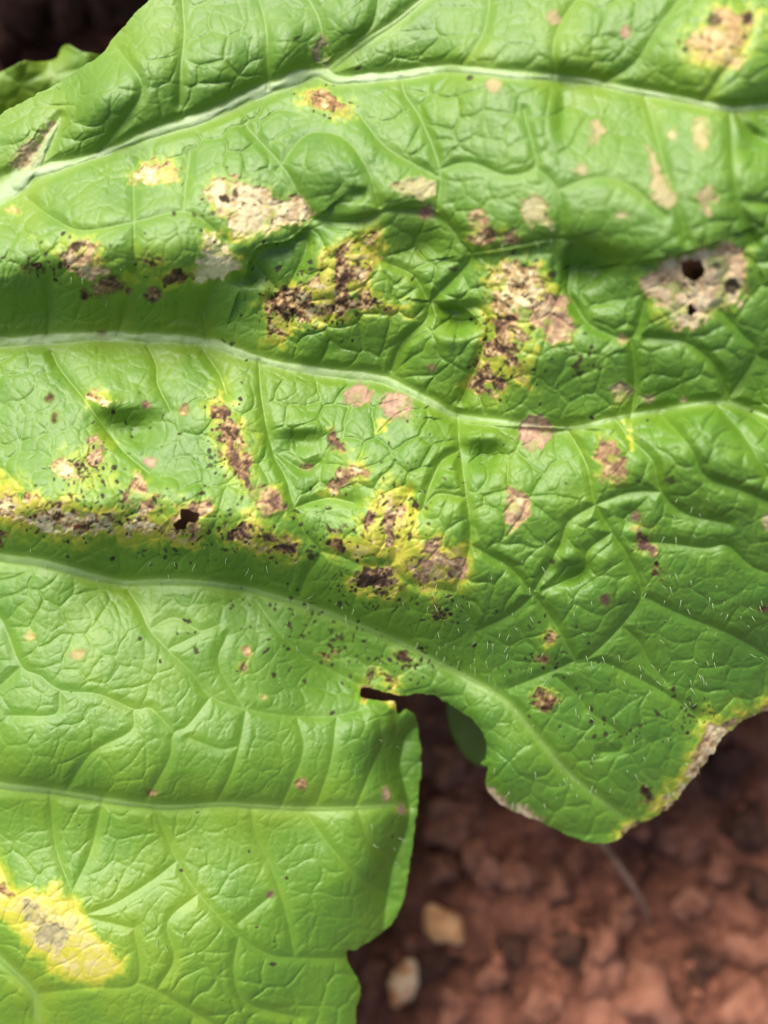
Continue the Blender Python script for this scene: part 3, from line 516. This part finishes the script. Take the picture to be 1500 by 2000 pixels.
# margin: the thickness of the tissue along the outline and round the holes
qk = QALL[keep]; ed = np.concatenate([qk[:, [0, 1]], qk[:, [1, 2]], qk[:, [2, 3]], qk[:, [3, 0]]])
key = np.sort(ed, 1); key = key[:, 0].astype(np.int64) * (nyv * nxv) + key[:, 1]
uq, ix, cnt = np.unique(key, return_index=True, return_counts=True); be = ed[ix[cnt == 1]]
ids, inv = np.unique(be.ravel(), return_inverse=True); e2 = inv.reshape(-1, 2); nb = len(ids)
gs = np.stack([gu.ravel()[ids], -gv.ravel()[ids]], -1); gs /= np.linalg.norm(gs, axis=1, keepdims=True) + 1e-9
top = POSf[ids]; midp = top.copy(); midp[:, :2] += gs * 4e-5; midp[:, 2] -= 1.3e-4; low = top.copy(); low[:, 2] -= 2.4e-4
q1 = np.stack([e2[:, 0], e2[:, 1], e2[:, 1] + nb, e2[:, 0] + nb], 1); q2 = q1 + nb
at = {k: np.tile(v[ids], 3) for k, v in ATT.items()}
new_obj('leaf_margin', np_mesh('leaf_margin', np.concatenate([top, midp, low]), np.concatenate([q1, q2]), None, at), leaf, M_LEAF)

mid = new_obj('midrib', sub_mesh('midrib', QALL[keep & (lab2 == -1)]), leaf, M_LEAF)
for k in (6, 7): new_obj('branch_vein', sub_mesh('branch_vein', QALL[keep & (lab2 == -k)]), mid, M_LEAF)
for k in (2, 3, 4, 5): new_obj('lateral_vein', sub_mesh('lateral_vein', QALL[keep & (lab2 == -k)]), leaf, M_LEAF)
# leaf stalk running down to the soil outside the picture
p0 = world_pt(-505, 632, height_at(-505, 632)[0]); gx_, gy_ = -0.150, 0.012
pe = smooth_line([tuple(p0), (p0.x - .018, p0.y + .001, p0.z - .006), (-.138, .012, -.040), (gx_, gy_, soil_at(gx_, gy_) - .004)], 8)
new_obj('stalk', tube('stalk', pe, np.linspace(.0033, .0048, len(pe)), 12, .85), leaf, M_RIB)

# bristles
hair_me = []
for k in range(6):
    ln = 1.0; pts = [(0.06 * t * t * (k - 2.5), 0.10 * t * t * ((k * 7) % 5 - 2), t) for t in np.linspace(0, 1, 5)]
    me = tube('hair', pts, [.056, .042, .030, .018, .005], 5); me.materials.append(M_HAIR); hair_me.append(me)
HZ = [(1180,1420,230,150,95),(960,1230,200,90,34),(720,1220,160,60,16),(1380,1250,110,80,24),(1350,1080,120,110,20),(1050,1080,90,100,12),(850,1300,140,50,18),(450,1110,150,60,8),(700,1560,90,180,10),(1290,960,120,60,6),(400,600,60,50,4),(560,1330,60,50,6),(300,1100,250,40,8),(620,1240,140,60,10),(150,560,140,40,5),(1000,900,200,150,8),(350,1700,250,150,8),(130,150,80,40,6),(900,560,200,120,8)]
edge_h = [(150,142,1),(115,160,1),(50,196,1),(1240,1612,1),(1140,1642,1),(1322,1560,1),(1040,1598,1),(690,1960,1)]
cand = []
for cu, cv, ru, rv, nn in HZ:
    t = 0
    while t < nn:
        u = cu + rng.uniform(-1, 1) * ru; v = cv + rng.uniform(-1, 1) * rv
        h, nr, s = height_at(u, v)
        t += 1
        if s < -5: cand.append((u, v, h, nr, 1))
for u, v, _ in edge_h:
    h, nr, s = height_at(u, v); cand.append((u, v, h, nr, 1))
for i, (u, v, h, nr, _) in enumerate(cand[:298]):
    o = new_obj('hair', hair_me[i % 6], leaf)
    p = world_pt(u, v, h - .08)
    d = Vector(nr) + Vector((rng.normal() * .34, rng.normal() * .34 - .42, 0)); d.normalize()
    s = rng.uniform(.55, 1.75) * 1e-3
    o.matrix_basis = Matrix.Translation(p) @ d.to_track_quat('Z', 'Y').to_matrix().to_4x4() @ Matrix.Rotation(rng.uniform(0, 6.28), 4, 'Z') @ Matrix.Diagonal((1.2e-3, 1.2e-3, s, 1))

# ------------------------------------------------------------------ smaller leaves below
def small_leaf(name, label, outline, hfun, step, axis_line, mat_lime, stalk_to):
    P = smooth_line(outline + [outline[0]], 5)[:-1]
    lo = P.min(0); hi = P.max(0); uu = np.arange(lo[0], hi[0] + step, step); vv = np.arange(lo[1], hi[1] + step, step)
    UU, VV = np.meshgrid(uu, vv); D = np.full(UU.shape, 1e9); ins = np.zeros(UU.shape, bool); NX = np.zeros(UU.shape); NY = np.zeros(UU.shape)
    for (x0, y0), (x1, y1) in zip(P, np.roll(P, -1, 0)):
        dx, dy = x1 - x0, y1 - y0; t = np.clip(((UU - x0) * dx + (VV - y0) * dy) / (dx * dx + dy * dy + 1e-9), 0, 1)
        px, py = x0 + t * dx, y0 + t * dy; d = np.hypot(UU - px, VV - py); c = d < D
        D = np.where(c, d, D); NX = np.where(c, px, NX); NY = np.where(c, py, NY)
        if y0 != y1: ins ^= ((y0 > VV) != (y1 > VV)) & (UU < (x1 - x0) * (VV - y0) / (y1 - y0) + x0)
    sd = np.where(ins, -D, D); cen = (sd[:-1, :-1] + sd[1:, 1:] + sd[1:, :-1] + sd[:-1, 1:]) / 4; kp = cen < 0
    k4 = np.zeros(UU.shape, int)
    for a in (slice(0, -1), slice(1, None)):
        for b in (slice(0, -1), slice(1, None)): k4[a, b] += kp
    bd = (k4 > 0) & (k4 < 4); UU2 = np.where(bd, NX, UU); VV2 = np.where(bd, NY, VV)
    A = np.array(axis_line, float); da = np.full(UU.shape, 1e9)
    for (x0, y0), (x1, y1) in zip(A[:-1], A[1:]):
        dx, dy = x1 - x0, y1 - y0; t = np.clip(((UU - x0) * dx + (VV - y0) * dy) / (dx * dx + dy * dy), 0, 1)
        da = np.minimum(da, np.hypot(UU - x0 - t * dx, VV - y0 - t * dy))
    e, i_ = voronoi(UU + 8 * vnoise(UU, VV, 40, 5), VV, 48, 31)
    h = hfun(UU, VV) + 1.2 * (1 - np.exp(-da / 25)) + .5 * (1 - np.exp(-e / 7)) + .5 * fbm(UU, VV, 60, 9, 3)
    kk = (CAM_H - h * 1e-3) / CAM_H * PX
    pos = np.stack([(UU2 - 750) * kk, (1000 - VV2) * kk, h * 1e-3], -1).reshape(-1, 3)
    J = np.arange(UU.size).reshape(UU.shape); q = np.stack([J[1:, :-1], J[1:, 1:], J[:-1, 1:], J[:-1, :-1]], -1)[kp]
    ids, inv = np.unique(q.ravel(), return_inverse=True)
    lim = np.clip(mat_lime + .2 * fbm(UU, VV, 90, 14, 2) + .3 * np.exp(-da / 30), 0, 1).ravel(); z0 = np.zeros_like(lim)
    vn = (.6 * np.exp(-(da / 8) ** 2) + .2 * np.exp(-(e / 2) ** 2)).ravel()
    at = {k: v[ids] for k, v in dict(lime=lim, vein=vn, chlor=z0, necro=z0, tone=z0, pink=z0, speck=z0, rib=z0).items()}
    me = np_mesh('blade', pos[ids], inv.reshape(-1, 4), None, at)
    root = new_obj(name, None); tag(root, label, 'leaf')
    bo = new_obj('blade', me, root, M_LEAF)
    md = bo.modifiers.new('thickness', 'SOLIDIFY'); md.thickness = .0003; md.offset = -1
    L = smooth_line(axis_line, 6); hp = hfun(L[:, 0], L[:, 1]); pts = [tuple(world_pt(a, b, c + .1)) for (a, b), c in zip(L, hp)]
    new_obj('midrib', tube('midrib', pts, np.linspace(.0009, .0003, len(pts)), 8, .6), root, M_RIB)
    a = Vector(pts[0]); gx2, gy2 = stalk_to; pe = smooth_line([tuple(a), tuple(a.lerp(Vector((gx2, gy2, a.z - .004)), .5)), (gx2, gy2, soil_at(gx2, gy2) - .003)], 6)
    new_obj('stalk', tube('stalk', pe, np.linspace(.0010, .0018, len(pe)), 10), root, M_RIB)
    return root
small_leaf('wavy_leaf', 'small dark green leaf with wavy edge behind the big leaf, over black shade',
 [(-60,172),(-10,146),(25,130),(50,120),(72,121),(95,119),(112,112),(118,96),(130,87),(146,94),(160,101),(185,105),(230,120),(300,180),(330,260),(250,340),(100,380),(-60,370),(-200,320),(-220,250),(-150,205)],
 lambda a, b: -27 - 5 * np.exp(-((b - 250) / 60) ** 2) + 2.2 * np.sin(a / 21.0) * np.exp(-((b - 95) / 45) ** 2) - .010 * (a - 100), 4.0, [(-200,300),(-60,270),(80,250),(200,235),(300,240)], .75, (-.120, .050))
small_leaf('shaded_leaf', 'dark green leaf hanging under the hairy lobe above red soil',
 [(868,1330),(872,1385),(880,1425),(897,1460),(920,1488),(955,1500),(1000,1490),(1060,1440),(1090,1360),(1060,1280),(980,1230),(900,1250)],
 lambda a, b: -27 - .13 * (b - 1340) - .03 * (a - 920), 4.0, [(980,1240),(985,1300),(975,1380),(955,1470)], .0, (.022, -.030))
small_leaf('unseen_shade_leaf', 'unseen broad green leaf added to shade the soil beyond the wavy leaf',
 [(-330,-200),(-150,-210),(60,-190),(200,-220),(330,-240),(470,-330),(560,-620),(520,-950),(360,-1230),(60,-1360),(-260,-1280),(-480,-1000),(-540,-640),(-460,-300)],
 lambda a, b: -14 + .006 * (b + 250) - .00004 * (a - 40) ** 2, 11.0, [(40,-1340),(60,-1000),(60,-600),(40,-150)], .4, (-.09, .300))  # unseen leaf, added to block light from the top left soil

# ------------------------------------------------------------------ things on the soil
def lump_mesh(name, seed, sub=3, rough=.3, squash=(1, 1, .75), ang=0.0):
    bm = bmesh.new(); bmesh.ops.create_icosphere(bm, subdivisions=sub, radius=1)
    r = np.random.default_rng(seed); cut = [(Vector(r.normal(size=3)).normalized(), r.uniform(.62, .92)) for _ in range(9)]
    from mathutils import noise
    off = Vector(r.uniform(-50, 50, 3))
    for v in bm.verts:
        p = v.co.copy()
        for nrm, d in cut:
            e = p.dot(nrm) - d
            if e > 0: p -= nrm * e * (.85 * ang)
        p *= 1 + rough * noise.fractal(p * 1.3 + off, 1.0, 2.0, 4)
        v.co = Vector((p.x * squash[0], p.y * squash[1], p.z * squash[2]))
    me = bpy.data.meshes.new(name); bm.to_mesh(me); bm.free()
    for p in me.polygons: p.use_smooth = True
    return me
def on_soil(u, v, sink=0.0):
    p = world_pt(u, v, SOIL_Z)
    for _ in range(3): p = world_pt(u, v, soil_at(p.x, p.y) * 1e3)
    p.z -= sink; return p
def lump(name, me, mat, u, v, r, rz, sink=.25, tilt=0.0):
    p = on_soil(u, v); o = new_obj(name, me)
    if not me.materials: me.materials.append(mat)
    o.location = p + Vector((0, 0, r * (.75 - sink))); o.scale = (r, r, r); o.rotation_euler = (tilt, tilt * .6, rz); return o
t = lump('pebble', lump_mesh('pebble', 3, 3, .26, (1.2, .85, .7), .8), M_PEB, 866, 1800, .0046, -.75); tag(t, 'smooth tan oval pebble lying on red soil beside the leaf edge', 'pebble')
t = lump('pebble', lump_mesh('pebble', 5, 3, .26, (1.3, .75, .7), .8), M_PEBW, 788, 1908, .0046, 1.15); tag(t, 'whitish pebble with an orange brown end on red soil', 'pebble')
clods = [lump_mesh('soil_clod', 20 + k, 3, .75, (1, rng.uniform(.75, 1), rng.uniform(.6, .85)), 1.0) for k in range(6)]
clodsd = [lump_mesh('dark_clod', 40 + k, 3, .75, (1, rng.uniform(.75, 1), rng.uniform(.6, .85)), 1.0) for k in range(5)]
for m in clods: m.materials.append(M_CLOD)
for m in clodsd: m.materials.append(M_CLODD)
big = [(1165,1862,.0068),(1240,1945,.0095),(1180,1995,.007),(1345,1755,.0048),(1470,1850,.006),(1455,1960,.007),(1210,1775,.004),(1090,1725,.0036),(1330,1640,.0045),(1120,1675,.003),(880,1480,.005),(880,1590,.006),(930,1680,.005),(860,1690,.004),(1010,1700,.004),(960,1900,.004),(890,1960,.005),(1060,1960,.0045),(730,1910,.004),(1400,1690,.004)]
CLAB = {(730,1910): 'red clod squeezed between the leaf edge and the whitish pebble', (880,1480): 'red clod in the notch beside the dark hanging leaf', (1120,1675): 'small red clod close under the tip of the hairy lobe',
 (1090,1725): 'reddish clod beside the dry rootlet, on the side towards the pebbles', (1210,1775): 'small orange clod at the lower end of the dry rootlet', (1240,1945): 'largest pale orange clod on the open soil', (1470,1850): 'orange clod lying against the grey green weed stem', (860,1690): 'red clod between the drooping leaf edge and the tan pebble'}
for i, (u, v, r) in enumerate(big):
    o = lump('soil_clod', clods[i % 6], M_CLOD, u, v, r, rng.uniform(0, 6.28), .35, rng.uniform(-.3, .3))
    tag(o, CLAB.get((u, v), 'orange red crumbly clod of dry soil lying clear of the leaves'), 'soil clod', 'dry clods on the soil')
dk = [(1400,1490,.006),(1450,1610,.005),(1110,1850,.004),(840,1880,.004),(1480,1720,.005),(1370,1880,.004),(1000,1850,.0035),(365,1015,.011),(1352,530,.012),(60,40,.008),(150,20,.007),(20,95,.006),(230,20,.006)]  # clods under the two holes are added to make them look dark
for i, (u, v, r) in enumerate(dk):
    o = lump('dark_clod', clodsd[i % 5], M_CLODD, u, v, r, rng.uniform(0, 6.28), .35, rng.uniform(-.3, .3))
    if v < 200: tag(o, 'black looking clod above the wavy leaf, deep shade put in its colour', 'soil clod', 'clods coloured dark for deep shade')
    else: tag(o, {(840,1880): 'dark clod between the tan pebble and the whitish pebble', (1400,1490): 'clod coloured dark for the shade under the dead papery leaf edge', (365,1015): 'added clod, coloured dark in place of shade, beneath the ragged hole in the blade', (1352,530): 'added clod, coloured dark in place of shade, beneath the round hole in the blade', (1480,1720): 'dark clod touching the grey green weed stem'}.get((u, v), 'dark clod lying among lighter red clods'), 'soil clod', 'dark clods on the soil')
# loose crumbs, one mass
cv_, cq_ = [], []; base = lump_mesh('crumb', 77, 1, .3, (1, .9, .8), 1.0); bv = np.array([v.co[:] for v in base.vertices]); bf = np.array([p.vertices[:] for p in base.polygons])
NC = 3600; cx = rng.uniform(-.13, .13, NC); cy = rng.uniform(-.15, .15, NC)
cz = soil_height(cx[None] * 1e3, cy[None] * 1e3)[0] * 1e-3; cr = np.clip(rng.lognormal(-6.75, .5, NC), .0004, .0034)
for k in range(NC):
    th = rng.uniform(0, 6.28); Rm = np.array([[math.cos(th), -math.sin(th), 0], [math.sin(th), math.cos(th), 0], [0, 0, 1]])
    cv_.append((bv * rng.uniform(.7, 1.2, 3)) @ Rm.T * cr[k] + (cx[k], cy[k], cz[k] + cr[k] * .3)); cq_.append(bf + k * len(bv))
cm = np_mesh('soil_crumbs', np.concatenate(cv_), np.concatenate(cq_)); cr_o = new_obj('soil_crumbs', cm, None, M_CRUMB)
tag(cr_o, 'loose reddish crumbs scattered over the soil', 'soil', kind='stuff')
def lie(points, lift):
    return [tuple(on_soil(u, v) + Vector((0, 0, l * 1e-3))) for (u, v), l in zip(points, lift)]
L = smooth_line(lie([(1150,1610),(1185,1655),(1218,1705),(1243,1750),(1265,1795)], [10, 12, 11, 8, 3]), 6)
t = new_obj('dry_rootlet', tube('dry_rootlet', L, np.linspace(.0006, .0004, len(L)), 8), None, M_STRAW); tag(t, 'thin pale dry rootlet sticking out from under the hairy lobe', 'rootlet')
L = smooth_line(lie([(1530,1640),(1506,1720),(1497,1770),(1504,1830),(1540,1900)], [3, 10, 12, 10, 2]), 6)
t = new_obj('weed_stem', tube('weed_stem', L, np.linspace(.0012, .0009, len(L)), 8), None, M_STEM); tag(t, 'grey green weed stem bent over the red soil', 'stem')
